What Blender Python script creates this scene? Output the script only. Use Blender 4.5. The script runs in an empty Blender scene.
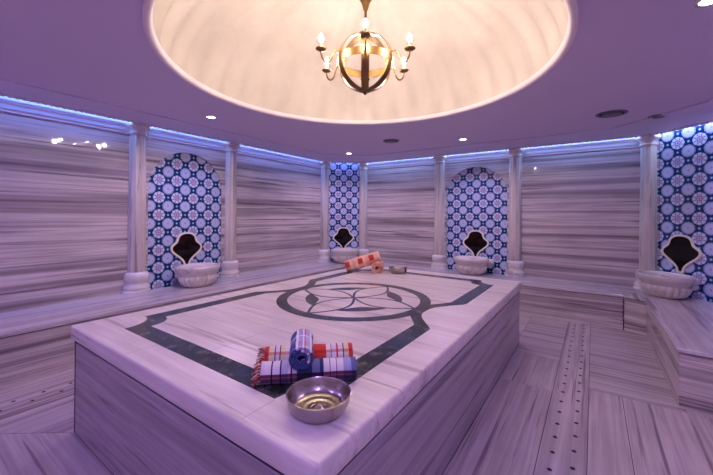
import bpy, bmesh, math, random
from mathutils import Vector, Matrix
random.seed(7)
S = bpy.context.scene
COL = S.collection
PI = math.pi

# ------------------------------------------------------------------ helpers
def link(o):
    COL.objects.link(o); return o

def thing(name, label, cat, loc=(0, 0, 0), rotz=0, group=None):
    o = link(bpy.data.objects.new(name, None))
    o.empty_display_size = .05
    o.location = loc; o.rotation_euler = (0, 0, rotz)
    o['label'] = label; o['category'] = cat
    if group: o['group'] = group
    return o

def tag(o, label, cat, group=None):
    o['label'] = label; o['category'] = cat
    if group: o['group'] = group
    return o

def obj(name, bm, mats, parent=None, smooth=False, angle=None, loc=None):
    me = bpy.data.meshes.new(name)
    bmesh.ops.recalc_face_normals(bm, faces=bm.faces[:])
    bm.to_mesh(me); bm.free()
    if not isinstance(mats, (list, tuple)): mats = [mats]
    for m in mats: me.materials.append(m)
    o = link(bpy.data.objects.new(name, me))
    if smooth:
        for p in me.polygons: p.use_smooth = True
        if angle:
            me.set_sharp_from_angle(angle=math.radians(angle))
    if parent: o.parent = parent
    if loc: o.location = loc
    return o

def struct(name, bm, mats, parent=None, **k):
    o = obj(name, bm, mats, parent, **k)
    if parent is None: o['kind'] = 'structure'
    return o

def copy_tree(o, parent=None):
    c = o.copy(); COL.objects.link(c)
    if parent: c.parent = parent
    for ch in list(o.children): copy_tree(ch, c)
    return c

def add_box(bm, x0, y0, z0, x1, y1, z1, bevel=0, seg=2, mi=0):
    vs = [bm.verts.new(p) for p in ((x0,y0,z0),(x1,y0,z0),(x1,y1,z0),(x0,y1,z0),(x0,y0,z1),(x1,y0,z1),(x1,y1,z1),(x0,y1,z1))]
    fs = [bm.faces.new([vs[i] for i in q]) for q in ((0,3,2,1),(4,5,6,7),(0,1,5,4),(1,2,6,5),(2,3,7,6),(3,0,4,7))]
    for f in fs: f.material_index = mi
    if bevel:
        es = list({e for f in fs for e in f.edges})
        bmesh.ops.bevel(bm, geom=es, offset=bevel, segments=seg, profile=.5, affect='EDGES')

def add_prism(bm, pts, z0, z1, bevel=0, seg=2, top_only=True):
    lo = [bm.verts.new((x, y, z0)) for x, y in pts]
    hi = [bm.verts.new((x, y, z1)) for x, y in pts]
    n = len(pts)
    ft = bm.faces.new(hi); bm.faces.new(lo[::-1])
    for i in range(n):
        bm.faces.new([lo[i], lo[(i+1) % n], hi[(i+1) % n], hi[i]])
    if bevel:
        bmesh.ops.bevel(bm, geom=list(ft.edges), offset=bevel, segments=seg, profile=.5, affect='EDGES')

def add_lathe(bm, prof, n=32, c=(0, 0), sx=1, sy=1, a0=0, a1=2*PI, mod=None, mi=0):
    """prof: (r,z) list"""
    full = abs(a1-a0-2*PI) < 1e-6
    rings = []
    m = n if full else n+1
    for k, (r, z) in enumerate(prof):
        ring = []
        if r < 1e-6 and full:
            v = bm.verts.new((c[0], c[1], z)); ring = [v]*m
        else:
            for i in range(m):
                a = a0 + (a1-a0)*i/n
                rr = r*(mod(a, z, k) if mod else 1)
                ring.append(bm.verts.new((c[0]+rr*sx*math.cos(a), c[1]+rr*sy*math.sin(a), z)))
        rings.append(ring)
    for k in range(len(rings)-1):
        for i in range(n):
            j = (i+1) % m
            q = [rings[k][i], rings[k][j], rings[k+1][j], rings[k+1][i]]
            u = []
            for v in q:
                if v not in u: u.append(v)
            if len(u) >= 3:
                try: bm.faces.new(u).material_index = mi
                except ValueError: pass

def add_tube(bm, pts, r, n=8, cap=True, mi=0):
    pts = [Vector(p) for p in pts]
    rs = r if isinstance(r, (list, tuple)) else [r]*len(pts)
    t0 = (pts[1]-pts[0]).normalized()
    up = Vector((0, 0, 1)) if abs(t0.z) < .9 else Vector((1, 0, 0))
    nrm = t0.cross(up).normalized()
    rings = []
    for i, p in enumerate(pts):
        if i == 0: t = pts[1]-pts[0]
        elif i == len(pts)-1: t = pts[-1]-pts[-2]
        else: t = pts[i+1]-pts[i-1]
        t.normalize()
        nrm = (nrm - t*nrm.dot(t)).normalized()
        b = t.cross(nrm)
        rings.append([bm.verts.new(p + rs[i]*(nrm*math.cos(2*PI*k/n) + b*math.sin(2*PI*k/n))) for k in range(n)])
    for i in range(len(rings)-1):
        for k in range(n):
            bm.faces.new([rings[i][k], rings[i][(k+1) % n], rings[i+1][(k+1) % n], rings[i+1][k]]).material_index = mi
    if cap:
        bm.faces.new(rings[0][::-1]).material_index = mi; bm.faces.new(rings[-1]).material_index = mi

def strip_closed(bm, outer, inner, z0, z1):
    """flat band between two closed loops of same count"""
    n = len(outer)
    O1 = [bm.verts.new((x, y, z1)) for x, y in outer]; I1 = [bm.verts.new((x, y, z1)) for x, y in inner]
    O0 = [bm.verts.new((x, y, z0)) for x, y in outer]; I0 = [bm.verts.new((x, y, z0)) for x, y in inner]
    for i in range(n):
        j = (i+1) % n
        bm.faces.new([O1[i], O1[j], I1[j], I1[i]])
        bm.faces.new([O0[i], O0[j], O1[j], O1[i]])
        bm.faces.new([I0[j], I0[i], I1[i], I1[j]])

def strip_open(bm, A, B, z0, z1):
    n = len(A)
    a1 = [bm.verts.new((x, y, z1)) for x, y in A]; b1 = [bm.verts.new((x, y, z1)) for x, y in B]
    a0 = [bm.verts.new((x, y, z0)) for x, y in A]; b0 = [bm.verts.new((x, y, z0)) for x, y in B]
    for i in range(n-1):
        bm.faces.new([a1[i], a1[i+1], b1[i+1], b1[i]])
        bm.faces.new([a0[i], a0[i+1], a1[i+1], a1[i]])
        bm.faces.new([b0[i+1], b0[i], b1[i], b1[i+1]])
    bm.faces.new([a0[0], a1[0], b1[0], b0[0]]); bm.faces.new([a0[-1], b0[-1], b1[-1], a1[-1]])

# ------------------------------------------------------------------ materials
class NT:
    def __init__(s, name):
        s.m = bpy.data.materials.new(name); s.m.use_nodes = True
        s.t = s.m.node_tree; s.n = s.t.nodes; s.l = s.t.links
        s.b = s.n['Principled BSDF']
    def node(s, typ, **k):
        o = s.n.new(typ)
        for a, v in k.items(): setattr(o, a, v)
        return o
    def put(s, sock, v):
        if isinstance(v, bpy.types.NodeSocket): s.l.new(v, sock)
        elif v is not None: sock.default_value = v
    def math(s, op, a, b=None, c=None, clamp=False):
        o = s.node('ShaderNodeMath', operation=op, use_clamp=clamp)
        s.put(o.inputs[0], a)
        if b is not None: s.put(o.inputs[1], b)
        if c is not None: s.put(o.inputs[2], c)
        return o.outputs[0]
    def vmath(s, op, a, b=None):
        o = s.node('ShaderNodeVectorMath', operation=op)
        s.put(o.inputs[0], a)
        if b is not None: s.put(o.inputs[1], b)
        return o.outputs['Value'] if op == 'LENGTH' else o.outputs[0]
    def ramp(s, fac, stops, interp='LINEAR'):
        o = s.node('ShaderNodeValToRGB'); r = o.color_ramp; r.interpolation = interp
        while len(r.elements) < len(stops): r.elements.new(.5)
        for e, (p, c) in zip(r.elements, stops):
            e.position = p; e.color = (*c, 1) if len(c) == 3 else c
        s.put(o.inputs[0], fac); return o.outputs[0]
    def mix(s, fac, a, b, mode='MIX'):
        o = s.node('ShaderNodeMix', data_type='RGBA', blend_type=mode)
        s.put(o.inputs[0], fac)
        s.put(o.inputs[6], a if not isinstance(a, tuple) else (*a, 1))
        s.put(o.inputs[7], b if not isinstance(b, tuple) else (*b, 1))
        return o.outputs[2]
    def bump(s, h, strength=.3, dist=.01):
        o = s.node('ShaderNodeBump'); o.inputs['Strength'].default_value = strength; o.inputs['Distance'].default_value = dist
        s.put(o.inputs['Height'], h); s.l.new(o.outputs[0], s.b.inputs['Normal'])
    def set(s, **k):
        for a, v in k.items():
            if isinstance(v, tuple): v = (*v, 1)
            s.put(s.b.inputs[a.replace('_', ' ')], v)
        return s.m

def plain(name, col, rough=.5, metal=0, **k):
    return NT(name).set(Base_Color=col, Roughness=rough, Metallic=metal, **k)

def marble(name, sc, light=(.72, .66, .63), mid=(.50, .44, .44), dark=(.20, .165, .18), rough=.13, fine=5.0, contrast=0.0, bias=0.0):
    """banded marble: sc is how fast the bands change along each axis (per metre)"""
    t = NT(name)
    g = t.node('ShaderNodeNewGeometry'); oi = t.node('ShaderNodeObjectInfo')
    mp = t.node('ShaderNodeMapping'); mp.inputs['Scale'].default_value = sc
    t.l.new(g.outputs['Position'], mp.inputs[0])
    w = t.math('MULTIPLY', oi.outputs['Random'], 37.0)
    def noise(mult, det, ro, woff=0.0, dist=.0):
        n = t.node('ShaderNodeTexNoise', noise_dimensions='4D')
        v = t.vmath('SCALE', mp.outputs[0]); v.node.inputs[3].default_value = mult
        t.l.new(v, n.inputs['Vector']); t.put(n.inputs['W'], t.math('ADD', w, woff))
        n.inputs['Scale'].default_value = 1; n.inputs['Detail'].default_value = det
        n.inputs['Roughness'].default_value = ro; n.inputs['Distortion'].default_value = dist
        return n.outputs[0]
    n1 = noise(1.0, 3, .55, 0, .15)
    n2 = noise(fine, 4, .65, 5, .1)
    n3 = noise(2.3, 3, .6, 11, .1)
    base = t.ramp(n1, [(.28 + bias, dark), (.41 + bias, mid), (.53 + bias, light), (.62 + bias, tuple(a*.86 for a in light)), (.76 + bias, tuple(a*1.08 for a in light))])
    c = t.mix(t.ramp(n2, [(.36, (.75, .75, .75)), (.55, (0, 0, 0))]), base, mid)
    c = t.mix(t.ramp(n3, [(.34, (.85, .85, .85)), (.43, (0, 0, 0))]), c, dark)
    # soft cloudy variation
    n4 = t.node('ShaderNodeTexNoise'); n4.inputs['Scale'].default_value = 2.2; n4.inputs['Detail'].default_value = 3
    t.l.new(g.outputs['Position'], n4.inputs['Vector'])
    c = t.mix(1.0, c, t.ramp(n4.outputs[0], [(.3, (.86, .86, .88)), (.7, (1, 1, 1))]), 'MULTIPLY')
    r = t.math('ADD', t.math('MULTIPLY', n2, .9*rough), rough*.55)
    return t.set(Base_Color=c, Roughness=r)

M = {}
WC = dict(light=(.70, .62, .62), mid=(.36, .30, .315), dark=(.13, .095, .11))
M['wall'] = marble('wall_marble', (.22, .22, 11), rough=.045, bias=.02, fine=4, **WC)
M['front'] = marble('bench_front_marble', (.3, .3, 12), rough=.13, bias=.01, **WC)
FC = dict(light=(.54, .465, .48), mid=(.385, .32, .34), dark=(.19, .14, .16))
M['alongx'] = marble('marble_bands_along_x', (.3, 11, 11), bias=-.01, fine=4, **FC)
M['alongy'] = marble('marble_bands_along_y', (11, .3, 11), bias=-.01, fine=4, **FC)
BC = dict(light=(.66, .60, .63), mid=(.46, .40, .44), dark=(.24, .20, .23))
M['bench'] = marble('bench_top_marble', (8, .3, 8), bias=-.03, rough=.12, **BC)
M['benchx'] = marble('bench_top_marble_across', (.3, 8, 8), bias=-.03, rough=.12, **BC)
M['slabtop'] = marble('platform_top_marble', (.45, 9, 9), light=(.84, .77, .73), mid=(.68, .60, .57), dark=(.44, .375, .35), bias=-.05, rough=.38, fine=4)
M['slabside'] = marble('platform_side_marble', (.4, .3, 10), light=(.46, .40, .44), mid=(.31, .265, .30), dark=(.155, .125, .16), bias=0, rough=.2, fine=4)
M['stone'] = marble('carved_marble', (1.5, 1.5, 2.2), light=(.80, .72, .69), mid=(.66, .58, .56), dark=(.42, .36, .36), bias=-.06, rough=.22, fine=3)
M['column'] = marble('column_marble', (9, 9, .5), light=(.66, .58, .54), mid=(.50, .43, .40), dark=(.30, .24, .24), bias=-.03, rough=.25, fine=3)
M['groutshade'] = plain('dark_joint_and_lip_shade', (.014, .009, .016), .8)  # real joints, and the painted shadow line under the bench lips
M['hole'] = plain('drain_dark', (.02, .015, .02), .8)

def inlay_mat():
    t = NT('dark_green_inlay_marble')
    g = t.node('ShaderNodeNewGeometry')
    v = t.node('ShaderNodeTexVoronoi', feature='DISTANCE_TO_EDGE'); v.inputs['Scale'].default_value = 22
    n = t.node('ShaderNodeTexNoise'); n.inputs['Scale'].default_value = 14; n.inputs['Detail'].default_value = 6
    t.l.new(g.outputs['Position'], n.inputs['Vector'])
    vv = t.vmath('ADD', g.outputs['Position'], t.vmath('SCALE', n.outputs['Color'])); vv.node.inputs[1].links[0].from_node.inputs[3].default_value = .05
    t.l.new(vv, v.inputs['Vector'])
    a = t.ramp(n.outputs[0], [(.3, (.015, .018, .016)), (.5, (.045, .052, .048)), (.7, (.14, .14, .13))])
    c = t.mix(t.ramp(v.outputs[0], [(0, (1, 1, 1)), (.09, (0, 0, 0))]), a, (.025, .025, .025))
    return t.set(Base_Color=c, Roughness=.14)
M['inlay'] = inlay_mat()

def tile_mat():
    t = NT('glazed_patterned_tile')
    uv = t.node('ShaderNodeUVMap'); uv.uv_map = 'UVMap'
    p = uv.outputs[0]
    def cell(off):
        q = t.vmath('SUBTRACT', t.vmath('FRACTION', t.vmath('ADD', p, off)), (.5, .5, 0))
        return q
    qa = cell((.5, .5, 0)); qb = cell((0, 0, 0)); qc = cell((0, .5, 0)); qd = cell((.5, 0, 0))
    ra, rb, rc, rd = [t.vmath('LENGTH', q) for q in (qa, qb, qc, qd)]
    def ang(q):
        s = t.node('ShaderNodeSeparateXYZ'); t.l.new(q, s.inputs[0])
        return t.math('ARCTAN2', s.outputs[1], s.outputs[0])
    def lt(x, e, w=.012):   # 1 when x<e
        o = t.node('ShaderNodeMapRange'); o.clamp = True
        t.put(o.inputs[0], x); o.inputs[1].default_value = e-w; o.inputs[2].default_value = e+w
        o.inputs[3].default_value = 1; o.inputs[4].default_value = 0
        return o.outputs[0]
    def ring(x, r, w):
        return lt(t.math('ABSOLUTE', t.math('SUBTRACT', x, r)), w)
    navy = (.006, .028, .125); pale = (.58, .64, .84); blue = (.05, .14, .42); teal = (.03, .22, .36); red = (.45, .05, .06)
    aa, ab = ang(qa), ang(qb)
    # plain disc with a fine lace of small leaves
    fine = t.math('MULTIPLY', t.math('SINE', t.math('MULTIPLY', aa, 12.0)), t.math('SINE', t.math('MULTIPLY', ra, 95.0)))
    discA = t.mix(lt(t.math('MULTIPLY', fine, -1.0), -.35, .2), pale, (.14, .22, .52))
    discA = t.mix(ring(ra, .285, .012), discA, blue)
    discA = t.mix(lt(ra, .05), discA, (.42, .28, .5))
    # rosette with eight petals
    pet = t.math('COSINE', t.math('MULTIPLY', ab, 8.0))
    rosB = t.mix(t.math('MULTIPLY', lt(pet, -.72, .12), ring(rb, .215, .06)), pale, blue)
    rosB = t.mix(ring(rb, .11, .02), rosB, blue)
    rosB = t.mix(t.math('MULTIPLY', ring(rb, .155, .022), lt(t.math('MULTIPLY', pet, -1.0), -.2, .2)), rosB, red)
    rosB = t.mix(lt(rb, .05), rosB, red)
    edgeB = t.math('ADD', .315, t.math('MULTIPLY', pet, .010))
    dA = lt(ra, .318)
    dB = lt(t.math('SUBTRACT', rb, edgeB), 0.0)
    c = t.mix(dA, navy, discA)
    c = t.mix(dB, c, rosB)
    dots = t.math('MINIMUM', rc, rd)
    c = t.mix(lt(dots, .075), c, teal)
    c = t.mix(lt(dots, .038), c, pale)
    # tile joints
    return t.set(Base_Color=c, Roughness=.11, Coat_Weight=.3, Coat_Roughness=.05)
M['tile'] = tile_mat()

M['ceiling'] = plain('lilac_ceiling', (.64, .54, .72), .6)  # one even lilac tone over the whole ceiling
M['cove'] = plain('cove_paint', (.75, .75, .80), .6)
M['cornice'] = plain('white_moulding_plaster', (.62, .60, .68), .45)
def dome_mat():
    t = NT('cream_dome_plaster')
    g = t.node('ShaderNodeNewGeometry')
    n = t.node('ShaderNodeTexNoise'); n.inputs['Scale'].default_value = 3; n.inputs['Detail'].default_value = 5
    t.l.new(g.outputs['Position'], n.inputs['Vector'])
    return t.set(Base_Color=t.ramp(n.outputs[0], [(.3, (.47, .405, .35)), (.7, (.56, .495, .43))]), Roughness=.55)
M['dome'] = dome_mat()
M['domerim'] = plain('pale_rim_plaster', (.86, .74, .74), .45)
M['brass'] = plain('aged_brass', (.25, .145, .055), .42, 1)
def rope_mat():
    t = NT('rope_moulding_plaster')
    g = t.node('ShaderNodeNewGeometry')
    w = t.node('ShaderNodeTexWave', wave_type='BANDS', bands_direction='DIAGONAL'); w.inputs['Scale'].default_value = 9
    t.l.new(g.outputs['Position'], w.inputs['Vector'])
    t.bump(w.outputs[1], .8, .012)
    return t.set(Base_Color=(.74, .66, .74), Roughness=.5)
M['rope'] = rope_mat()
M['frame'] = plain('ivory_frame', (.85, .76, .62), .3)
M['black'] = plain('polished_black_panel', (.006, .004, .005), .06, Specular_IOR_Level=.3)
M['vent'] = plain('vent_grey', (.16, .13, .18), .5)
M['ventdark'] = plain('vent_gap', (.01, .01, .015), .8)
def silver_mat():
    t = NT('hammered_silver_metal')
    tc = t.node('ShaderNodeTexCoord')
    v = t.node('ShaderNodeTexVoronoi'); v.inputs['Scale'].default_value = 70
    t.l.new(tc.outputs['Object'], v.inputs['Vector'])
    t.bump(v.outputs[0], .25, .002)
    return t.set(Base_Color=(.43, .38, .35), Roughness=.24, Metallic=1.0)
M['silver'] = silver_mat()
def emit(name, col, st):
    t = NT(name); t.b.inputs['Emission Color'].default_value = (*col, 1); t.b.inputs['Emission Strength'].default_value = st
    return t.set(Base_Color=col)
M['bulb'] = emit('lit_bulb', (1, .83, .72), 800)
M['led'] = emit('lit_downlight', (1, .84, .78), 12)
M['candle'] = plain('candle_sleeve', (.75, .62, .45), .4)

def cloth(name, ustops, vstops, uper, vper, mode='MULTIPLY', fac=1.0):
    t = NT(name)
    uv = t.node('ShaderNodeUVMap'); uv.uv_map = 'UVMap'
    s = t.node('ShaderNodeSeparateXYZ'); t.l.new(uv.outputs[0], s.inputs[0])
    u = t.math('FRACT', t.math('DIVIDE', s.outputs[0], uper)); v = t.math('FRACT', t.math('DIVIDE', s.outputs[1], vper))
    c = t.mix(fac, t.ramp(u, ustops, 'CONSTANT'), t.ramp(v, vstops, 'CONSTANT'), mode)
    w = t.node('ShaderNodeTexNoise'); w.inputs['Scale'].default_value = 700
    t.l.new(uv.outputs[0], w.inputs['Vector']); t.bump(w.outputs[0], .5, .002)
    return t.set(Base_Color=c, Roughness=.9)
W = (.78, .72, .76); R_ = (.62, .05, .035); NV = (.025, .035, .13); DK = (.05, .02, .06); CR = (.80, .66, .45)
M['redcloth'] = cloth('red_plaid_cotton',
    [(0, R_), (.04, CR), (.09, W), (.105, DK), (.115, W), (.16, DK), (.17, CR), (.22, W), (.30, R_), (.46, (.75, .16, .12)), (.52, R_), (.68, W), (.735, DK), (.745, W), (.80, R_), (.82, W), (.875, DK), (.885, CR), (.94, R_)],
    [(0, (1, 1, 1)), (.3, (1, .75, .7)), (.34, (1, 1, 1)), (.6, (.85, .45, .4)), (.72, (1, 1, 1)), (.86, (1, .8, .8)), (.9, (1, 1, 1))], .39, .09)
M['navycloth'] = cloth('navy_white_plaid_cotton',
    [(0, W), (.10, NV), (.115, W), (.19, NV), (.205, (.5, .5, .66)), (.27, W), (.30, NV), (.315, W), (.36, NV), (.52, (.16, .18, .36)), (.60, NV), (.64, W), (.70, NV), (.71, W), (.77, NV), (.78, W), (.85, (.35, .4, .62)), (.93, (.12, .16, .36))],
    [(0, (1, 1, 1)), (.28, (.14, .03, .06)), (.36, (.10, .08, .2)), (.40, (.45, .35, .5)), (.42, (.12, .05, .12)), (.50, (.4, .1, .16)), (.52, (.14, .05, .12)), (.57, (1, 1, 1)), (.86, (.7, .7, .85)), (.9, (1, 1, 1))], .39, .2)
M['bluecloth'] = cloth('blue_plaid_cotton',
    [(0, NV), (.30, (.06, .08, .24)), (.36, W), (.39, (.10, .13, .32)), (.62, R_), (.635, NV), (.9, W), (.92, NV)],
    [(0, NV), (.40, NV), (.42, W), (.46, (.35, .3, .5)), (.52, W), (.545, (.5, .1, .12)), (.57, (.4, .4, .6)), (.64, W), (.68, NV)], .17, .23, 'SCREEN', 1.0)
M['peachcloth'] = cloth('peach_red_plaid_cotton',
    [(0, (.45, .03, .02)), (.12, (.78, .48, .38)), (.20, (.72, .36, .28)), (.28, (.78, .5, .4)), (.36, (.42, .03, .02)), (.50, (.76, .46, .36)), (.58, (.72, .34, .26)), (.68, (.42, .03, .02)), (.82, (.76, .44, .34))],
    [(0, (.5, .04, .03)), (.22, (.78, .48, .38)), (.30, (.70, .34, .26)), (.52, (.5, .04, .03)), (.72, (.76, .44, .34)), (.92, (.5, .05, .04))], .43, .30, 'LIGHTEN')
M['fringe'] = plain('cream_red_fringe', (.72, .45, .35), .9)
M['fringedark'] = plain('maroon_fringe', (.30, .03, .05), .9)

# ------------------------------------------------------------------ dimensions
XL, YB, XR, YF = -4.41, 5.73, 1.20, -1.10
HC = 2.398          # ceiling underside at its edge
HW = 2.60           # top of the wall inside the cove
HB = .424           # bench height
HS = .658           # platform height
CX, CY_ = -1.625, 2.329
GAP = .10

# ------------------------------------------------------------------ floor
def floor_poly(pts, mat, z=0.0):
    bm = bmesh.new()
    # shrink for joints
    c = Vector((sum(p[0] for p in pts)/len(pts), sum(p[1] for p in pts)/len(pts)))
    g = .0018; q = []
    n = len(pts)
    area = sum(pts[i][0]*pts[(i+1) % n][1]-pts[(i+1) % n][0]*pts[i][1] for i in range(n))
    if area < 0: pts = pts[::-1]
    for i in range(n):
        a, b, d = Vector(pts[i-1]), Vector(pts[i]), Vector(pts[(i+1) % n])
        e1 = (b-a).normalized(); e2 = (d-b).normalized()
        n1 = Vector((-e1.y, e1.x)); n2 = Vector((-e2.y, e2.x))
        m = (n1+n2); m = m/max(m.dot(n1), .2)
        q.append(tuple(b + m*g))
    add_prism(bm, q, z-.02, z)
    return struct('floor', bm, mat)
bm = bmesh.new(); add_box(bm, XL-.1, YF-.1, -.06, XR+.1, YB+.1, -.0035); struct('floor', bm, M['groutshade'])
AX, AY = M['alongx'], M['alongy']
SX0, SX1, SY0, SY1 = -2.632, -.618, .703, 3.954
BX = -3.676; BY = 5.115; BRX = .49
# right aisle, left of the drain strip
XS0, XS1 = -.25, -.02
for y0, y1, m in ((.703, 1.55, AY), (1.55, 3.02, AY), (3.02, 3.69, AY), (3.69, 4.4, AX), (4.4, BY+.02, AX)):
    floor_poly([(SX1-.05, y0), (XS0, y0), (XS0, y1), (SX1-.05, y1)], m)
# right of the strip
floor_poly([(XS1, 3.235), (BRX+.05, 3.235), (BRX+.05, 3.86), (XS1, 3.86)], AX)
floor_poly([(XS1, 3.86), (BRX+.05, 3.86), (BRX+.05, BY+.05), (XS1, BY+.05)], AX)
floor_poly([(XS1, 1.9), (.185, 1.9), (.185, 3.235), (XS1, 3.235)], AY)
floor_poly([(.185, 1.9), (XR, 1.9), (XR, 3.235), (.185, 3.235)], AY)
floor_poly([(BRX+.05, 3.235), (XR, 3.235), (XR, 3.33), (BRX+.05, 3.33)], AY)
floor_poly([(XS1, -1.1), (XR, -1.1), (XR, 1.9), (XS1, 1.9)], AY)
# front aisle, mitred at the platform's corner
floor_poly([(SX0+.06, SY0+.0462), (SX0-1.3, SY0-1.0), (SX0-1.3, -1.1), (-1.9, -1.1), (-1.9, SY0+.0462)], AX)
floor_poly([(-1.9, -1.1), (XS0, -1.1), (XS0, SY0), (-.65, SY0), (-.65, SY0+.0462), (-1.9, SY0+.0462)], AX)
# left aisle
LS0, LS1 = -3.45, -3.20
floor_poly([(SX0+.06, SY0+.0462), (LS1, .2663), (LS1, 2.2), (SX0+.06, 2.2)], AY)
floor_poly([(SX0+.03, 2.2), (LS1, 2.2), (LS1, 3.8), (SX0+.03, 3.8)], AY)
floor_poly([(SX0+.03, 3.8), (LS1, 3.8), (LS1, BY+.02), (SX0+.03, BY+.02)], AY)
floor_poly([(LS0, .06), (BX-.05, -.12), (BX-.05, 2.4), (LS0, 2.4)], AY)
floor_poly([(LS0, 2.4), (BX-.05, 2.4), (BX-.05, BY+.02), (LS0, BY+.02)], AY)
# back aisle
for x0, x1 in ((SX0+.03, -1.6), (-1.6, SX1-.05)):
    floor_poly([(x0, SY1-.03), (x1, SY1-.03), (x1, BY+.02), (x0, BY+.02)], AX)

def drain_strip(x0, x1, xa, xb, y0, y1, pitch, ph, label):
    """marble strip pierced by two staggered rows of holes"""
    bm = bmesh.new()
    r = .0125; n = 12
    def cell(cx, cy, xl, xr, yl, yr):
        ring = []; sq = []
        for k in range(n):
            a = 2*PI*k/n + PI/n
            ca, sa = math.cos(a), math.sin(a)
            ring.append(bm.verts.new((cx+r*ca, cy+r*sa, 0)))
            s = 1e9
            if ca > 1e-6: s = min(s, (xr-cx)/ca)
            if ca < -1e-6: s = min(s, (xl-cx)/ca)
            if sa > 1e-6: s = min(s, (yr-cy)/sa)
            if sa < -1e-6: s = min(s, (yl-cy)/sa)
            sq.append((cx+s*ca, cy+s*sa))
        lo = [bm.verts.new((v.co.x, v.co.y, -.018)) for v in ring]
        out = [bm.verts.new((*p, 0)) for p in sq]
        for k in range(n):
            j = (k+1) % n
            p, q = sq[k], sq[j]
            f = [ring[k], out[k]]
            if abs(p[0]-q[0]) > 1e-6 and abs(p[1]-q[1]) > 1e-6:   # goes round a corner
                cxn = xr if max(p[0], q[0]) > cx + .0001 and abs(max(p[0], q[0])-xr) < 1e-6 else xl
                cyn = yr if abs(max(p[1], q[1])-yr) < 1e-6 else yl
                f.append(bm.verts.new((cxn, cyn, 0)))
            f += [out[j], ring[j]]
            bm.faces.new(f)
            fc = bm.faces.new([lo[k], lo[j], ring[j], ring[k]]); fc.material_index = 1
        bm.faces.new(lo).material_index = 1
    xm = (xa+xb)/2
    g = .002
    for cx, xl, xr, off in ((xa, x0+g, xm, 0), (xb, xm, x1-g, pitch/2)):
        k = math.ceil((y0-ph-off)/pitch)
        y = ph+off+k*pitch
        first = True
        while y < y1-.03:
            yl = y-pitch/2 if not first else y0
            yr = y+pitch/2 if y+pitch < y1-.03 else y1
            if y-yl < r*1.5:
                y += pitch; continue
            cell(cx, y, xl, xr, yl, yr); first = False
            y += pitch
    o = obj('drain_cover', bm, [AY, M['hole']])
    tag(o, label, 'drain cover')
drain_strip(XS0, XS1, -.184, -.083, .9, BY+.02, .1625, 2.08, 'striped marble floor strip pierced with two rows of drain holes, right of the platform')
drain_strip(LS0, LS1, -3.383, -3.29, .12, BY+.02, .162, .587, 'pierced marble drain strip in the left aisle beside the left bench')
floor_poly([(XS0, -1.1), (XS1, -1.1), (XS1, .9), (XS0, .9)], AY)

# ------------------------------------------------------------------ walls with arched recesses
def wall_panel(name, p0, p1, z0, z1, arch=None, mat=None, tile_label=None, tile_uv=None, rect=None):
    """vertical wall from p0 to p1 seen from its left side; arch=(centre along, half width, springing, apex)"""
    p0, p1 = Vector(p0), Vector(p1)
    d = (p1-p0); L = d.length; d.normalize(); nin = Vector((d.y, -d.x))  # into the wall (away from room)
    def P(u, z, dep=0): q = p0+d*u+nin*dep; return (q.x, q.y, z)
    bm = bmesh.new()
    def quad(a, b, c, e): bm.faces.new([bm.verts.new(x) for x in (a, b, c, e)])
    if not arch:
        quad(P(0, z0), P(L, z0), P(L, z1), P(0, z1))
    else:
        c, hw, sp, ap = arch; N = 40
        quad(P(0, z0), P(c-hw, z0), P(c-hw, z1), P(0, z1))
        quad(P(c+hw, z0), P(L, z0), P(L, z1), P(c+hw, z1))
        arc = [(c-hw, z0)] + [(c-hw*math.cos(PI*i/N), sp+(ap-sp)*math.sin(PI*i/N)) for i in range(N+1)] + [(c+hw, z0)]
        for i in range(1, len(arc)-2):
            (ua, za), (ub, zb) = arc[i], arc[i+1]
            quad(P(ua, za), P(ub, zb), P(ub, z1), P(ua, z1))
        D = .035
        for i in range(len(arc)-1):
            (ua, za), (ub, zb) = arc[i], arc[i+1]
            quad(P(ua, za), P(ua, za, D), P(ub, zb, D), P(ub, zb))
        # tile field
        bt = bmesh.new(); uvl = bt.loops.layers.uv.new('UVMap')
        pts = arc
        f = bt.faces.new([bt.verts.new(P(u, z, D-.002)) for u, z in pts])
        b = bt.faces.new([bt.verts.new(P(u, z, D+.012)) for u, z in pts][::-1])
        for fc in (f, b):
            for lp in fc.loops:
                w = Vector((lp.vert.co.x, lp.vert.co.y)); u = (w-p0).dot(d)
                lp[uvl].uv = ((u-tile_uv[0])/tile_uv[2], (lp.vert.co.z-tile_uv[1])/tile_uv[2])
        o = obj('tile_panel', bt, M['tile']); tag(o, tile_label, 'tile panel')
    bmesh.ops.remove_doubles(bm, verts=bm.verts[:], dist=1e-5)
    o = struct(name, bm, mat or M['wall'])
    return o

def flat_tiles(p0, p1, z0, z1, label, tile_uv):
    p0, p1 = Vector(p0), Vector(p1); d = (p1-p0).normalized(); nin = Vector((d.y, -d.x))
    bt = bmesh.new(); uvl = bt.loops.layers.uv.new('UVMap')
    add_pts = [(0, z0), ((p1-p0).length, z0), ((p1-p0).length, z1), (0, z1)]
    for dep in (-.012, .0):
        f = bt.faces.new([bt.verts.new((*(p0+d*u+nin*dep), z)) for u, z in add_pts])
        for lp, (u, z) in zip(f.loops, add_pts): lp[uvl].uv = ((u-tile_uv[0])/tile_uv[2], (z-tile_uv[1])/tile_uv[2])
    vs = bt.verts[:]
    for i in range(4):
        bt.faces.new([vs[i], vs[(i+1) % 4], vs[4+(i+1) % 4], vs[4+i]])
    o = obj('tile_panel', bt, M['tile']); tag(o, label, 'tile panel')

TS = .2205
ZW = 0.0
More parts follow.
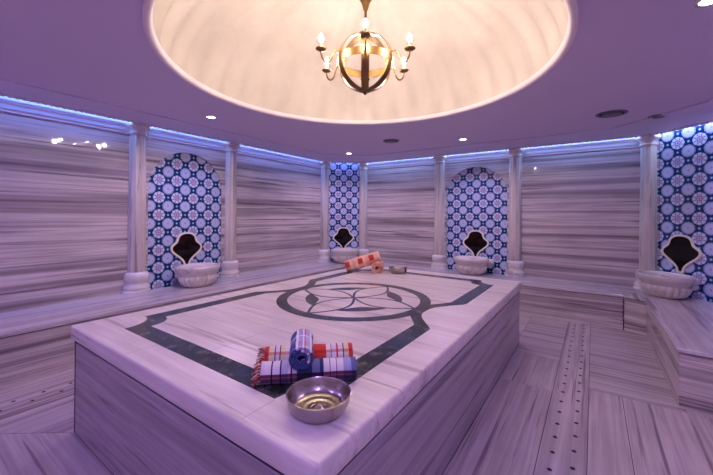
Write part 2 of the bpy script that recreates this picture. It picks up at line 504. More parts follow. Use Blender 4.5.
# walls run so that (d.y,-d.x) points away from the room: left wall goes from +y to -y
CHL0, CHL1 = (XL, 5.15), (-3.83, YB)
CHR0, CHR1 = (.65, YB), (XR, 5.18)
wall_panel('wall_left', (XL, YF), CHL0, ZW, HW, arch=(2.412-YF, .50, 1.66, 2.155),
           tile_label='arched blue and white patterned tile panel in the left wall behind the left basin', tile_uv=(2.383-YF, 2.103, TS)) if False else None
def rev(a, b): return b, a
# direction: room must lie on the side opposite to nin; for left wall nin=(-1,0) => d=(0,1): (d.y,-d.x)=(1,0) so use d=(0,-1)
wl = wall_panel('wall_left', CHL0, (XL, YF), ZW, HW, arch=(5.15-2.412, .50, 1.66, 2.155),
           tile_label='arched blue and white patterned tile panel in the left wall behind the left basin', tile_uv=(5.15-2.383, 2.103, TS))
wb = wall_panel('wall_back', CHR0, CHL1, ZW, HW, arch=(.65+1.605, .495, 1.70, 2.165),
           tile_label='arched blue and white patterned tile panel in the back wall behind the middle basin', tile_uv=(.65+1.593, 2.106, TS))
wall_panel('wall_back', CHL1, CHL0, ZW, HW)
wall_panel('wall_back', CHR1, CHR0, ZW, HW)
wall_panel('wall_right', (XR, YF), CHR1, ZW, HW)
wall_panel('wall_front', (XL, YF), (XR, YF), ZW, HW)
c1, c0 = Vector(CHL1), Vector(CHL0); Lc = (c1-c0).length
flat_tiles(CHL1, CHL0, HB, HC+.05, 'narrow full-height blue and white tile panel across the far left corner', (Lc/2, 2.088, .222))
Lr = (Vector(CHR1)-Vector(CHR0)).length
flat_tiles(CHR1, CHR0, HB, HC+.05, 'full-height blue and white tile panel at the right edge behind the right basin', (Lr-.152, 2.355, .2253))

# ------------------------------------------------------------------ ceiling, cove, dome
def inset(poly, g):
    n = len(poly); q = []
    for i in range(n):
        a, b, d = Vector(poly[i-1]), Vector(poly[i]), Vector(poly[(i+1) % n])
        e1 = (b-a).normalized(); e2 = (d-b).normalized()
        n1 = Vector((-e1.y, e1.x)); n2 = Vector((-e2.y, e2.x))
        m = (n1+n2); m = m/m.dot(n1)
        q.append(tuple(b+m*g))
    return q
ROOM = [(XL, YF), (XR, YF), CHR1, CHR0, CHL1, CHL0]   # counter-clockwise
CEIL = inset(ROOM, GAP)
INNER = [(-3.3, YF+.6), (.35, YF+.6), (.85, -.0), (.85, 4.32), (.16, 5.05), (-3.3, 5.05), (-3.85, 4.5), (-3.85, 0)]
DC = (-1.441, 2.083); DR = 1.362
def filled(loops, z):
    bm = bmesh.new(); es = []
    for lp in loops:
        vs = [bm.verts.new((x, y, z)) for x, y in lp]
        es += [bm.edges.new((vs[i], vs[(i+1) % len(vs)])) for i in range(len(vs))]
    bmesh.ops.triangle_fill(bm, edges=es, use_beauty=True, normal=(0, 0, -1))
    return bm
circ = [(DC[0]+DR*math.cos(2*PI*i/96), DC[1]+DR*math.sin(2*PI*i/96)) for i in range(96)]
bm = filled([INNER, circ], HC+.012)
struct('ceiling', bm, M['ceiling'])
bm = filled([CEIL, INNER], HC)
lo = [bm.verts.new((x, y, HC)) for x, y in INNER]; hi = [bm.verts.new((x, y, HC+.012)) for x, y in INNER]
for i in range(len(INNER)):
    j = (i+1) % len(INNER); bm.faces.new([lo[i], lo[j], hi[j], hi[i]])
lo = [bm.verts.new((x, y, HC)) for x, y in CEIL]; hi = [bm.verts.new((x, y, HC+.05)) for x, y in CEIL]
for i in range(len(CEIL)):
    j = (i+1) % len(CEIL); bm.faces.new([lo[i], lo[j], hi[j], hi[i]])
struct('ceiling', bm, M['ceiling'])
# cap above the cove
bm = filled([inset(ROOM, -.02), inset(ROOM, GAP+.25)], HW); struct('trim_1', bm, M['cove'])
# crown moulding on the walls below the cove
CP = [(.0, 2.262), (.008, 2.262), (.012, 2.270), (.012, 2.292), (.020, 2.298), (.022, 2.310), (.026, 2.335), (.036, 2.352), (.038, 2.366), (.046, 2.372), (.046, 2.386), (.0, 2.392)]
for k, (a, b) in enumerate(((CHL0, (XL, YF)), (CHR0, CHL1), ((XR, YF), CHR1))):
    a, b = Vector(a), Vector(b); d = (b-a).normalized(); n = Vector((-d.y, d.x))
    bm = bmesh.new()
    e = [[bm.verts.new((*(p+n*o*.55), z)) for o, z in CP] for p in (a, b)]
    for i in range(len(CP)): bm.faces.new([e[0][i], e[1][i], e[1][(i+1) % len(CP)], e[0][(i+1) % len(CP)]])
    struct('trim_%d' % (5+k), bm, M['cornice'])
# back of the cove
bm = bmesh.new(); q = inset(ROOM, GAP+.2)
lo = [bm.verts.new((x, y, HC+.04)) for x, y in q]; hi = [bm.verts.new((x, y, HW)) for x, y in q]
for i in range(len(q)): bm.faces.new([lo[i], lo[(i+1) % len(q)], hi[(i+1) % len(q)], hi[i]])
struct('trim_2', bm, M['cove'])
# rope moulding along the ceiling's edge
bm = bmesh.new()
q = inset(ROOM, GAP+.012)
for i in range(len(q)):
    a, b = Vector(q[i]), Vector(q[(i+1) % len(q)])
    L = (b-a).length; n = max(2, int(L/.012))
    add_tube(bm, [(*(a+(b-a)*k/n), HC-.002) for k in range(n+1)],
             [.018+.005*math.sin(k*1.6) for k in range(n+1)], 8)
struct('trim_3', bm, M['rope'], smooth=True)

# dome: ring and shell
bm = bmesh.new()
DH = .80
prof = [(DR-.035, HC+.03)]
for i in range(1, 25):
    a = PI/2*i/24
    prof.append(((DR-.035)*math.cos(a), HC+.03+DH*math.sin(a)))
add_lathe(bm, prof, 360, DC, mod=lambda a, z, k: 1+.012*math.cos(36*a)*(1 if 0 < k < 24 else 0))  # pleats added to the shape to give radial light and shadow bands
struct('ceiling', bm, M['dome'], smooth=True)
bm = bmesh.new()
add_lathe(bm, [(DR+.012, HC+.012), (DR+.012, HC-.004), (DR-.002, HC-.010), (DR-.020, HC-.006), (DR-.030, HC+.004), (DR-.032, HC+.02), (DR-.035, HC+.03)], 96, DC)
struct('trim_4', bm, M['domerim'], smooth=True, angle=40)

# ------------------------------------------------------------------ marble benches
def bench(label, pts, fronts, topmat, loc, split=-1):
    t = thing('marble_bench', label, 'bench', (*loc, 0))
    sh = [(x-loc[0], y-loc[1]) for x, y in pts]
    bm = bmesh.new(); add_prism(bm, sh, HB-.028, HB, .006); obj('bench_top', bm, topmat, t)
    L = [Vector(p)-Vector(loc) for p in fronts]
    def offs(g):
        q = []
        for i, p in enumerate(L):
            e1 = (L[i]-L[i-1]).normalized() if i else (L[1]-L[0]).normalized()
            e2 = (L[i+1]-L[i]).normalized() if i < len(L)-1 else e1
            n1 = Vector((e1.y, -e1.x)); n2 = Vector((e2.y, -e2.x)); m = n1+n2; q.append(p+m/m.dot(n1)*g)
        return q
    A, B = offs(.016), offs(.045)
    for i in range(len(L)-1):
        bm = bmesh.new(); d = (A[i+1]-A[i]).normalized()*.0012
        pp = [tuple(A[i]+d), tuple(A[i+1]-d), tuple(B[i+1]-d), tuple(B[i]+d)]
        add_prism(bm, pp, .118 if split == i else 0.0, HB-.039)
        if split == i:
            b2 = bmesh.new(); add_prism(b2, pp, 0.0, .115); obj('plinth_panel', b2, M['front'], t)
        obj('front_panel', bm, M['front'], t)
    bm = bmesh.new(); A, B = offs(.03), offs(.05)
    for i in range(len(L)-1): add_prism(bm, [tuple(A[i]), tuple(A[i+1]), tuple(B[i+1]), tuple(B[i])], 0.001, HB-.0285)
    obj('core', bm, M['groutshade'], t)  # near-black core shows below the top, painting in the lip's shadow line
    return t
bench('long striped marble bench running along the left wall', [(XL, YF), (BX, YF), (BX, BY), (-4.12, 5.44), (XL, 5.15)], [(BX, BY), (BX, YF)], M['bench'], (-4.0, 2.0))
bench('striped marble bench along the back wall behind the platform', [(BX, BY), (.30, BY), (.62, YB), (-3.83, YB), (-4.12, 5.44)], [(.30, BY), (BX, BY)], M['benchx'], (-1.6, 5.4))
bench('angular marble bench in the right corner carrying the right basin', [(.30, BY), (.485, 5.01), (BRX, 3.285), (XR, 3.235), (XR, 5.18), (.65, YB), (.62, YB)],
      [(XR, 3.235), (BRX, 3.285), (.485, 5.01), (.30, BY)], M['bench'], (.85, 4.5), 0)

# ------------------------------------------------------------------ central platform
pl = thing('marble_platform', 'large central heated marble platform with dark green inlaid border and flower medallion', 'platform', (CX, CY_, 0))
hx, hy = (SX1-SX0)/2, (SY1-SY0)/2
TT = .085
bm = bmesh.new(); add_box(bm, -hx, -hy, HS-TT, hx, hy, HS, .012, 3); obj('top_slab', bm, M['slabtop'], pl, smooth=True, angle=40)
bm = bmesh.new(); add_box(bm, -hx+.018, -hy+.018, 0, hx-.018, hy-.018, HS-TT); obj('core', bm, M['groutshade'], pl)
for s, nm in ((-1, 0), (1, 0)):
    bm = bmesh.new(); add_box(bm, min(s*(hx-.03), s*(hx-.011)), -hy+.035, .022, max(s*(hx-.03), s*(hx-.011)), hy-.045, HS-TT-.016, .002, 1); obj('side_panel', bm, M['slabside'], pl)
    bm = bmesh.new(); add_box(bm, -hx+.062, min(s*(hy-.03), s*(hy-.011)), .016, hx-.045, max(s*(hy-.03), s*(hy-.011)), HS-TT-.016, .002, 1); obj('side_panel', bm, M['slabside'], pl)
# inlaid border
IC = (-1.635-CX, 2.31-CY_); IX, IY = .825, 1.44; BW = .115; RC = .63
def border_loop(off):
    """closed loop; off=0 outer, off=BW inner"""
    X, Y = IX-off, IY-off
    nx, ny = .165, .185     # corner notch
    k = off*.35
    q = []
    def corner(sx, sy, rev):
        # ogee step from the short side to the long side
        pts = []
        for i in range(9):
            a = PI/2*i/8
            # concave quarter curve centred on the outer corner
            px = X-(nx-k)*math.cos(a)*1.0
            py = Y-(ny-k)*math.sin(a)
            pts.append((sx*px, sy*py))
        return pts[::-1] if rev else pts
    def side(sx, up):
        # notch in the long side running in to the medallion
        h0 = .36-k*0.4
        pts = []
        xin = RC+.005-off if off == 0 else RC-.02
        xin = .645 if off == 0 else .56
        for i in range(11):
            t = i/10
            y = -h0 + (h0-.035)*t
            x = X + (xin-X)*math.sin(PI/2*t)**1.2 if t > 0 else X
            pts.append((sx*x, y))
        pts2 = [(x, -y) for x, y in pts[::-1]]
        al = pts+pts2
        return al if up else al[::-1]
    q += corner(1, -1, False)        # from (X-nx,-Y) to (X,-Y+ny)
    q += side(1, True)
    q += corner(1, 1, True)
    q += corner(-1, 1, False)
    q += side(-1, False)
    q += corner(-1, -1, True)
    return [(x+IC[0], y+IC[1]) for x, y in q]
ZI0, ZI1 = HS-.003, HS+.0008
bm = bmesh.new(); strip_closed(bm, border_loop(0), border_loop(BW), ZI0, ZI1)
obj('border_inlay', bm, M['inlay'], pl)
# medallion
def arc_pts(c, r, a0, a1, n): return [(c[0]+r*math.cos(a0+(a1-a0)*i/n), c[1]+r*math.sin(a0+(a1-a0)*i/n)) for i in range(n+1)]
bm = bmesh.new()
strip_closed(bm, arc_pts(IC, RC, 0, 2*PI, 96)[:-1], arc_pts(IC, RC-.085, 0, 2*PI, 96)[:-1], ZI0, ZI1+.0004)
obj('ring_inlay', bm, M['inlay'], pl)
bm = bmesh.new()
RT = RC-.075; HWD = .125
for k in range(4):
    ang = PI/2*k
    ca, sa = math.cos(ang), math.sin(ang)
    for s in (-1, 1):
        A, B = [], []
        for i in range(25):
            t = i/24
            x = RT*t; y = s*HWD*math.sin(PI*t)
            dx = RT; dy = s*HWD*PI*math.cos(PI*t); l = math.hypot(dx, dy); w = .010
            for lst, ww in ((A, w), (B, -w)):
                xx, yy = x-dy/l*ww, y+dx/l*ww
                lst.append((IC[0]+xx*ca-yy*sa, IC[1]+xx*sa+yy*ca))
        strip_open(bm, A, B, ZI0, ZI1+.0002+.0001*s+.00003*k)
    # dark crescent between petals
    mid = ang+PI/4; A, B = [], []
    for i in range(17):
        t = -1+2*i/16; a = mid+t*math.radians(31)
        ro = .40; ri = .40-.105*math.cos(t*PI/2)**1.0-.004
        A.append((IC[0]+ro*math.cos(a), IC[1]+ro*math.sin(a))); B.append((IC[0]+ri*math.cos(a), IC[1]+ri*math.sin(a)))
    strip_open(bm, A, B, ZI0, ZI1+.0001)
obj('flower_inlay', bm, M['inlay'], pl)
# fine joints of the top slab
bm = bmesh.new()
def joint(x0, y0, x1, y1):
    a, b = Vector((x0-CX, y0-CY_)), Vector((x1-CX, y1-CY_)); d = (b-a).normalized(); n = Vector((-d.y, d.x))*.0012
    add_prism(bm, [tuple(a+n), tuple(a-n), tuple(b-n), tuple(b+n)], HS-.002, HS+.0003)
bm.free()
PJ = plain('pale_joint', (.38, .31, .32), .6)
for jj in ((-1.88, SY0+.02, -1.88, .865), (-.97, SY0+.02, -.97, .865), (SX1-.02, 1.75, -.80, 1.75), (SX1-.02, 2.95, -.80, 2.95), (SX0+.02, 1.75, -2.45, 1.75), (-1.58, .99, -1.58, 1.68)):
    bm = bmesh.new(); joint(*jj); obj('slab_joint', bm, PJ, pl)

# ------------------------------------------------------------------ columns
def make_column():
    t = thing('marble_column', '', 'column')
    bm = bmesh.new()
    add_lathe(bm, [(0, 0), (.150, 0), (.150, .022), (.138, .032), (.142, .05), (.142, .075), (.122, .095), (.118, .12), (.126, .135), (.130, .16), (.130, .20), (.122, .222), (.112, .232), (.098, .238), (0, .238)], 40)
    obj('base', bm, M['stone'], t, smooth=True, angle=50)
    bm = bmesh.new()
    def flute(a, z, k): return 1-.085*abs(math.sin(a*6))**.6
    H0, H1 = .236, HC-HB-.128
    pr_ = [(.097-.010*(i/14)**1.3, H0+(H1-H0)*i/14) for i in range(15)]
    add_lathe(bm, pr_, 112, mod=flute)
    obj('shaft', bm, M['column'], t, smooth=True)
    bm = bmesh.new(); z = H1
    add_lathe(bm, [(0, z-.004), (.092, z-.004), (.098, z+.004), (.098, z+.016), (.090, z+.022), (.094, z+.045), (.108, z+.065), (.124, z+.078), (.130, z+.09), (.130, z+.112), (.118, z+.126), (0, z+.126)], 40)
    obj('capital', bm, M['stone'], t, smooth=True, angle=50)
    return t
col0 = make_column()
cols = [(XL, 1.790, 'fluted marble column on the left bench, leftmost in view, left of the left arch'),
        (XL, 3.040, 'fluted marble column on the left bench, right of the left arch'),
        (-4.385, 5.155, 'slim-looking marble column left of the narrow corner tile panel'),
        (-3.825, 5.715, 'slim-looking marble column right of the narrow corner tile panel'),
        (-2.215, YB, 'marble column at the left of the back wall arch'),
        (-.990, YB, 'marble column at the right of the back wall arch'),
        (.585, YB, 'marble column beside the right corner tile panel, behind the right basin'),
        (1.19, 5.16, 'marble column at the far side of the right corner tile panel')]
for i, (x, y, lab) in enumerate(cols[:7]):
    o = col0 if i == 0 else copy_tree(col0)
    o.location = (x, y, HB); o['label'] = lab; o['group'] = 'columns along the walls'
    o.rotation_euler.z = .37*i

# ------------------------------------------------------------------ basins and dark ogee plaques
def make_basin():
    t = thing('marble_basin', '', 'basin')
    bm = bmesh.new()
    def gad(a, z, k):
        return 1+(.13*(abs(math.sin(a*10))-.6) if 3 <= k <= 6 else 0)
    prof = [(0, 0), (.14, 0), (.165, .006), (.185, .02), (.215, .055), (.232, .095), (.235, .125), (.222, .140), (.224, .150), (.236, .158), (.246, .17), (.250, .188),
            (.264, .196), (.272, .210), (.278, .235), (.276, .252), (.264, .262), (.245, .262), (.232, .250), (.222, .20), (.19, .12), (.10, .07), (0, .06)]
    def top(a, z, k): return gad(a, z, k)
    add_lathe(bm, prof, 132, (0, 0), 1.0, .82, mod=top)
    obj('bowl', bm, M['stone'], t, smooth=True, angle=60)
    bm = bmesh.new()
    add_box(bm, -.20, .12, .165, .31, .235, .235, .014, 3)
    add_box(bm, -.19, .14, .10, .28, .235, .165, .012, 3)
    obj('back_ledge', bm, M['stone'], t, smooth=True, angle=40)
    return t
def make_plaque():
    t = thing('ogee_plaque', '', 'wall plaque')
    half = [(0, 1.092), (.045, 1.088), (.085, 1.070), (.112, 1.040), (.122, 1.005), (.135, .975), (.165, .950), (.192, .925), (.200, .895), (.190, .862), (.155, .825), (.105, .785), (.062, .745), (.035, .705), (.028, .66)]
    # smooth with catmull-rom
    P = [Vector((a, b-.9)) for a, b in half]
    def cr(P):
        out = []
        for i in range(len(P)-1):
            p0 = P[max(i-1, 0)]; p1 = P[i]; p2 = P[i+1]; p3 = P[min(i+2, len(P)-1)]
            for k in range(4):
                s = k/4
                out.append(.5*((2*p1)+(p2-p0)*s+(2*p0-5*p1+4*p2-p3)*s*s+(-p0+3*p1-3*p2+p3)*s**3))
        out.append(P[-1]); return out
    H = cr(P)
    loop = [(v.x, v.y) for v in H]+[(-v.x, v.y) for v in H[::-1]][:-1]
    n = len(loop)
    def off(g):
        q = []
        for i in range(n):
            a, b, d = Vector(loop[i-1]), Vector(loop[i]), Vector(loop[(i+1) % n])
            e = (d-a).normalized(); q.append(tuple(b+Vector((-e.y, e.x))*g))
        return q
    bm = bmesh.new(); f = [bm.verts.new((x, -.012, z)) for x, z in loop]; bm.faces.new(f)
    b = [bm.verts.new((x, 0, z)) for x, z in loop]; bm.faces.new(b[::-1])
    for i in range(n): bm.faces.new([f[i], f[(i+1) % n], b[(i+1) % n], b[i]])
    obj('dark_panel', bm, M['black'], t)
    bm = bmesh.new(); o_, i_ = off(.011), off(-.011)
    rings = []
    for lp, y in ((o_, 0), (o_, -.018), (i_, -.018), (i_, 0)): rings.append([bm.verts.new((x, y, z)) for x, z in lp])
    for k in range(3):
        for i in range(n): bm.faces.new([rings[k][i], rings[k][(i+1) % n], rings[k+1][(i+1) % n], rings[k+1][i]])
    obj('frame', bm, M['frame'], t)
    return t
bas0, plq0 = make_basin(), make_plaque()
# (wall point, rotation so that local +y points into the wall), labels
s45 = math.sqrt(.5)
spots = [((XL, 2.44), PI/2, 'fluted white marble basin on the left bench between its two columns', 'dark ogee-shaped panel with ivory frame above the left basin', .0),
         ((-4.12+.0, 5.44), PI/4, 'white marble basin below the narrow corner tile panel at the far left corner', 'dark ogee-shaped panel with ivory frame in the far left corner', .012),
         ((-1.60, YB), 0, 'white marble basin below the arched tile panel of the back wall', 'dark ogee-shaped panel with ivory frame above the back wall basin', .0),
         ((.868, 5.512), -PI/4, 'large-looking white marble basin on the right corner bench', 'dark ogee-shaped panel with ivory frame above the right corner basin', .012)]
for i, ((wx, wy), rz, lb, lp, th) in enumerate(spots):
    inn = Vector((-math.sin(rz), math.cos(rz)))   # into wall
    b = bas0 if i == 0 else copy_tree(bas0)
    p = Vector((wx, wy))-inn*(.237+th)
    if i == 0: p.y = 2.42
    b.location = (p.x, p.y, HB); b.rotation_euler.z = rz; b['label'] = lb; b.scale.x = -1 if i == 3 else 1; b['group'] = 'washing basins'
    q = plq0 if i == 0 else copy_tree(plq0)
    dep = .033 if th == 0 else -.012
    p = Vector((wx, wy))+inn*dep
    if i == 0: p.y = 2.405
    q.location = (p.x, p.y, .90 + (.01 if i in (2,) else 0) + (.045 if i == 3 else 0)); q.rotation_euler.z = rz; q['label'] = lp; q['group'] = 'ogee panels above the basins'

# ------------------------------------------------------------------ metal bowls
def make_bowl():
    bm = bmesh.new()
    prof = [(0, .004), (.070, .002), (.078, 0), (.084, .004), (.098, .018), (.108, .038), (.1105, .056), (.114, .062), (.1145, .066), (.111, .0675), (.107, .062),
            (.104, .040), (.094, .021), (.080, .0115), (.066, .009), (.062, .0115), (.054, .0115), (.050, .009), (.034, .0095), (.030, .012), (.026, .010), (.020, .013), (.014, .021), (.006, .025), (0, .026)]
    add_lathe(bm, prof, 64)
    o = obj('metal_bowl', bm, M['silver'], smooth=True, angle=50)
    return o
bw = make_bowl(); bw.location = (-.789, .907, HS+.0012)
tag(bw, 'round silver metal bowl in front of the stacked towels at the near corner', 'bowl', 'washing bowls on the platform')
b2 = bw.copy(); COL.objects.link(b2); b2.location = (-1.915, 3.62, HS+.0012)
tag(b2, 'small-looking metal bowl beside the peach rolled towels at the far edge', 'bowl', 'washing bowls on the platform')

# ------------------------------------------------------------------ rolled towels
def make_roll(name, L, r, turns, mats, label, group, fringe=True, fmat=None, seed=1, spiral_dir=1, squash=.9):
    rnd = random.Random(seed)
    t = thing(name, label, 'towel', group=group)
    bm = bmesh.new(); uvl = bm.loops.layers.uv.new('UVMap')
    NA = int(30*turns); NL = 16
    th = r*.8/turns
    grid = []; wrap = 0
    us = []; prev = None
    prof = []
    for i in range(NA+1):
        a = -PI*.6 + 2*PI*turns*i/NA
        rr = r - th*turns*(1-i/NA)*1.0
        rr = max(rr, .004)
        prof.append((rr*math.cos(a*spiral_dir), rr*math.sin(a*spiral_dir)))
    prof = [(x, z*squash+r*squash) for x, z in prof]
    ws = [0]
    for i in range(1, len(prof)): ws.append(ws[-1]+math.hypot(prof[i][0]-prof[i-1][0], prof[i][1]-prof[i-1][1]))
    for j in range(NL+1):
        x = -L/2+L*j/NL
        row = []
        wob = 1+.03*math.sin(j*1.1+seed)
        for i, (py, pz) in enumerate(prof):
            tele = .006*(1-i/NA)*(1 if j == NL else (-1 if j == 0 else 0))
            k = 1+.018*math.sin(i*.5+j*.9+seed)
            pz2 = max(.0015, (pz-r*squash)*wob*k+r*squash)
            row.append(bm.verts.new((x+tele, py*wob*k, pz2)))
        grid.append(row)
    for j in range(NL):
        for i in range(NA):
            f = bm.faces.new([grid[j][i], grid[j+1][i], grid[j+1][i+1], grid[j][i+1]])
            for lp, (jj, ii) in zip(f.loops, ((j, i), (j+1, i), (j+1, i+1), (j, i+1))):
                lp[uvl].uv = (L*jj/NL, ws[-1]-ws[ii])
    me = bpy.data.meshes.new('cloth'); bm.to_mesh(me); bm.free(); me.materials.append(mats)
    for p in me.polygons: p.use_smooth = True
    o = link(bpy.data.objects.new('cloth', me)); o.parent = t
    so = o.modifiers.new('thick', 'SOLIDIFY'); so.thickness = th*.72; so.offset = 1 if spiral_dir < 0 else -1
    if fringe:
        bm = bmesh.new()
        for k in range(120):
            i = rnd.randrange(NA//2, NA)
            py, pz = prof[i]; x = -L/2
            l = .022+rnd.random()*.02
            a = Vector((x+.004, py*.97, max(.006, pz))); dn = rnd.random()*.6
            m1 = a+Vector((-l*.5, (rnd.random()-.5)*.012+py*.1, -l*.2*dn+.003)); e = a+Vector((-l, (rnd.random()-.5)*.03+py*.25, -l*dn))
            m1.z = max(m1.z, .004); e.z = max(e.z, .003)
            add_tube(bm, [a, m1, e], [.0022, .0026, .0014], 5, mi=k % 2)
        obj('fringe', bm, [M['fringe'], M['fringedark']], t, smooth=True)
    return t
z0 = HS+.0015
tw = make_roll('rolled_towel', .385, .046, 3.2, M['navycloth'], 'rolled navy and white plaid towel at the front of the stack behind the silver bowl', 'towels stacked at the near corner', seed=3)
tw.location = (-.968, 1.051, z0); tw.rotation_euler = (0, 0, math.radians(43))
tw = make_roll('rolled_towel', .385, .052, 3.2, M['redcloth'], 'rolled red and white plaid towel behind the navy and white one', 'towels stacked at the near corner', seed=5)
tw.location = (-1.058, 1.148, z0); tw.rotation_euler = (0, 0, math.radians(43))
tw = make_roll('rolled_towel', .165, .045, 3.0, M['bluecloth'], 'small dark blue plaid towel roll lying across the top of the two larger rolls', 'towels stacked at the near corner', fringe=False, seed=8, squash=1)
tw.location = (-1.000, 1.042, z0+.083); tw.rotation_euler = (0, math.radians(6), math.radians(-47))
# far pair
tw = make_roll('rolled_towel', .26, .074, 3.5, M['peachcloth'], 'peach towel roll seen end-on at the far edge of the platform', 'peach towels at the far edge', fringe=False, seed=11)
tw.location = (-2.155, 3.535, z0); tw.rotation_euler = (0, 0, math.radians(-59))
tw = make_roll('rolled_towel', .43, .072, 3.2, M['peachcloth'], 'peach and red towel roll leaning on the end-on roll at the far edge', 'peach towels at the far edge', fringe=False, seed=14)
tw.location = (-2.29, 3.45, z0+.062); tw.rotation_euler = (0, math.radians(-17), math.radians(38))

# ------------------------------------------------------------------ chandelier
AX0, AY0 = DC[0]+.04, DC[1]+.02
SPZ = 2.487; SPR = .211
ch = thing('chandelier', 'aged brass globe chandelier with candle bulbs hanging from the dome', 'chandelier', (AX0, AY0, 2.28))
def bm_band(R, w, th, rot):
    bm = bmesh.new(); n = 72; rr = []
    for i in range(n):
        a = 2*PI*i/n
        ring = []
        for r, o in ((R, -w/2), (R, w/2), (R-th, w/2), (R-th, -w/2)):
            v = Vector((r*math.cos(a), r*math.sin(a), o)); v.rotate(rot) if rot else None
            ring.append(bm.verts.new(v+Vector((0, 0, SPZ-2.28))))
        rr.append(ring)
    for i in range(n):
        for k in range(4):
            bm.faces.new([rr[i][k], rr[i][(k+1) % 4], rr[(i+1) % n][(k+1) % 4], rr[(i+1) % n][k]])
    return bm
FWD = math.atan2(-AY0, -AX0)   # azimuth from lamp to the viewer's side
obj('equator_band', bm_band(SPR-.004, .055, .004, None), M['brass'], ch, smooth=True, angle=40)
for k in range(3):
    R3 = (Matrix.Rotation(FWD+PI/2+k*PI/3, 3, 'Z') @ Matrix.Rotation(PI/2, 3, 'X')).to_euler()
    R3 = (Matrix.Rotation(FWD+k*PI/3, 3, 'Z') @ Matrix.Rotation(PI/2, 3, 'X')).to_euler()
    obj('meridian_band', bm_band(SPR-.0005*k, .054, .004, R3), M['brass'], ch, smooth=True, angle=40)
bm = bmesh.new(); z = SPZ-2.28
add_lathe(bm, [(0, z-SPR-.03), (.010, z-SPR-.026), (.014, z-SPR-.015), (.008, z-SPR-.006), (.045, z-SPR-.002), (.045, z-SPR+.004), (0, z-SPR+.004)], 24)
obj('bottom_finial', bm, M['brass'], ch, smooth=True, angle=50)
bm = bmesh.new()
add_lathe(bm, [(0, z+SPR-.005), (.05, z+SPR-.004), (.05, z+SPR+.004), (.018, z+SPR+.012), (.009, z+SPR+.03), (.009, 2.88-2.28), (.016, 2.88-2.28), (.030, 2.93-2.28), (.055, 2.975-2.28), (.055, 2.985-2.28), (.010, 2.995-2.28), (.008, HC+.03+DH-2.28), (0, HC+.03+DH-2.28)], 20)
obj('stem', bm, M['brass'], ch, smooth=True, angle=50)
arm0 = None
for k in range(6):
    a = FWD+k*PI/3
    if arm0 is None:
        bm = bmesh.new(); pts = []
        ctl = [(.200, .012), (.225, .035), (.250, .030), (.268, -.005), (.285, -.050), (.315, -.066), (.345, -.045), (.355, -.010), (.355, .012)]
        P = [Vector((x, 0, zz)) for x, zz in ctl]
        for i in range(len(P)-1):
            p0 = P[max(i-1, 0)]; p1 = P[i]; p2 = P[i+1]; p3 = P[min(i+2, len(P)-1)]
            for j in range(4):
                s = j/4
                pts.append(.5*((2*p1)+(p2-p0)*s+(2*p0-5*p1+4*p2-p3)*s*s+(-p0+3*p1-3*p2+p3)*s**3))
        pts.append(P[-1])
        add_tube(bm, pts, .0065, 8)
        arm0 = obj('arm', bm, M['brass'], ch, smooth=True)
        arm0.location = (0, 0, SPZ-2.28)
        bm = bmesh.new(); add_lathe(bm, [(0, .002), (.010, .002), (.030, .010), (.040, .018), (.038, .020), (.014, .014), (0, .014)], 24, (.355, 0)); obj('drip_pan', bm, M['brass'], arm0, smooth=True)
        bm = bmesh.new(); add_lathe(bm, [(0, .012), (.0115, .012), (.0115, .066), (0, .066)], 16, (.355, 0)); obj('candle_sleeve', bm, M['candle'], arm0, smooth=True, angle=50)
        bm = bmesh.new(); add_lathe(bm, [(0, .065), (.008, .067), (.013, .080), (.0145, .092), (.011, .107), (.004, .121), (0, .124)], 16, (.355, 0)); obj('bulb', bm, M['bulb'], arm0, smooth=True)
        arm = arm0
    else:
        arm = copy_tree(arm0, ch)
    arm.rotation_euler.z = a

# ------------------------------------------------------------------ downlights and vents
def make_down():
    t = thing('ceiling_downlight', '', 'ceiling light')
    bm = bmesh.new(); add_lathe(bm, [(.042, .0), (.044, -.006), (.056, -.006), (.060, 0)], 32); obj('trim_ring', bm, plain('chrome_trim', (.7, .65, .65), .25, 1), t, smooth=True)
    bm = bmesh.new(); add_lathe(bm, [(0, -.003), (.042, -.003), (.042, .0)], 24); obj('lens', bm, M['led'], t)
    return t
dn0 = make_down()
HI = HC+.011
downs = [((-3.433, 2.118), 'lit round ceiling downlight above the left arch', 42, (.92, .66, 1)),
         ((-1.479, 4.673), 'lit round ceiling downlight above the back wall arch', 42, (.92, .66, 1)),
         ((-3.449, 4.696), 'lit round ceiling downlight above the narrow corner tile panel', 42, (.92, .66, 1)),
         ((.464, 2.326), 'lit round ceiling downlight at the upper right corner of the view', 34, (.66, .44, 1))]
def spot(x, y, z, e, col, ang=150, size=.04):
    ld = bpy.data.lights.new('downlight_or_fill_beam', 'SPOT'); ld.energy = e; ld.color = col; ld.spot_size = math.radians(ang); ld.spot_blend = .6; ld.shadow_soft_size = size
    lo = link(bpy.data.objects.new('downlight_or_fill_beam', ld)); lo.location = (x, y, z-.02); return lo
for i, ((x, y), lab, e, col) in enumerate(downs):
    o = dn0 if i == 0 else copy_tree(dn0)
    o.location = (x, y, HI); o['label'] = lab; o['group'] = 'ceiling downlights'
    spot(x, y, HI, e, col)
# unseen spots added behind the viewpoint as violet fill, dressed as downlights
VIO_FILL = (.50, .35, 1)
for x, y, e in ((-3.45, -.45, 60), (-1.48, -.55, 30), (.46, -.3, 70)):
    o = copy_tree(dn0); o.location = (x, y, HC+.001 if y < -.5 else HI); o['label'] = 'added violet fill light near the front wall, fitted like a downlight'; o['group'] = 'added fill lights near the front wall'
    spot(x, y, HI, e*1.15, VIO_FILL, 165, .06)

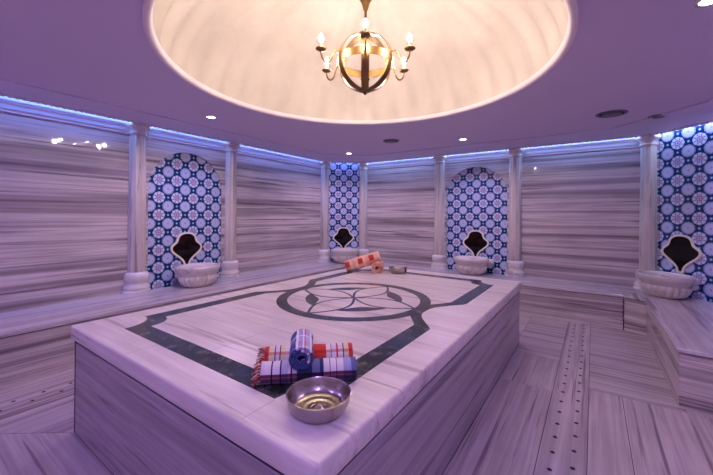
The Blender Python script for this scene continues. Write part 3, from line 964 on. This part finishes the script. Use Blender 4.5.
def make_vent(label, x, y, r):
    t = thing('ceiling_vent', label, 'vent', (x, y, HI))
    bm = bmesh.new(); add_lathe(bm, [(r, .0), (r, -.006), (r*.86, -.012), (r*.80, -.008), (r*.78, .0)], 40); obj('rim', bm, M['vent'], t, smooth=True)
    bm = bmesh.new(); add_lathe(bm, [(0, -.002), (r*.8, -.002), (r*.8, .0)], 32); obj('gap', bm, M['ventdark'], t)
    bm = bmesh.new(); add_lathe(bm, [(0, -.016), (r*.55, -.016), (r*.62, -.010), (r*.60, -.003), (0, -.003)], 40); obj('valve_disc', bm, M['vent'], t, smooth=True, angle=50)
make_vent('round dark ceiling vent above the back right wall', .15, 4.33, .135)
make_vent('round dark ceiling vent near the far left corner', -2.36, 4.22, .115)
make_vent('small round unlit ceiling fitting near the right corner tile panel', .555, 4.70, .085)

# ------------------------------------------------------------------ cove LED light
def cove(a, b, e, col, w=.03):
    a, b = Vector(a), Vector(b); d = b-a; L = d.length; m = (a+b)/2
    ld = bpy.data.lights.new('cove_led', 'AREA'); ld.shape = 'RECTANGLE'; ld.size = L*.98; ld.size_y = w; ld.energy = e*L; ld.color = col
    lo = link(bpy.data.objects.new('cove_led', ld)); lo.location = (m.x, m.y, HW-.03)
    lo.rotation_euler = (0, 0, math.atan2(d.y, d.x))
q = inset(ROOM, .08)
BL = (.10, .28, 1.0)
cc = [(.55, .30, 1), (.50, .38, 1), (.45, .60, 1), (.25, .45, 1), (.2, .36, 1), (.16, .32, 1)]
ee = [11, 9, 9, 7, 6, 7]
for i in range(len(q)): cove(q[i], q[(i+1) % len(q)], ee[i], cc[i])

w = bpy.data.worlds.new('world'); S.world = w; w.use_nodes = True
w.node_tree.nodes['Background'].inputs[0].default_value = (.2, .15, .3, 1); w.node_tree.nodes['Background'].inputs[1].default_value = .3

# ------------------------------------------------------------------ camera (vertical shift, level)
f, yaw, pitch, roll, ccy = 338.555, .6099, -.003, .0081, 213.926
cd = bpy.data.cameras.new('camera'); cam = link(bpy.data.objects.new('camera', cd))
cd.sensor_fit = 'HORIZONTAL'; cd.sensor_width = 36; cd.lens = 36*f/713
cd.shift_y = -(237.5-ccy)/713
F = Vector((-math.sin(yaw)*math.cos(pitch), math.cos(yaw)*math.cos(pitch), -math.sin(pitch)))
R = Vector((math.cos(yaw), math.sin(yaw), 0)); U = R.cross(F)
R2 = R*math.cos(roll)+U*math.sin(roll); U2 = -R*math.sin(roll)+U*math.cos(roll)
m = Matrix((R2, U2, -F)).transposed().to_4x4(); m.translation = Vector((0, 0, 1.35))
cam.matrix_world = m; cd.clip_start = .05
S.camera = cam
vs = S.view_settings; vs.view_transform = 'Standard'; vs.look = 'None'; vs.exposure = .16; vs.gamma = 1; vs.use_curve_mapping = False
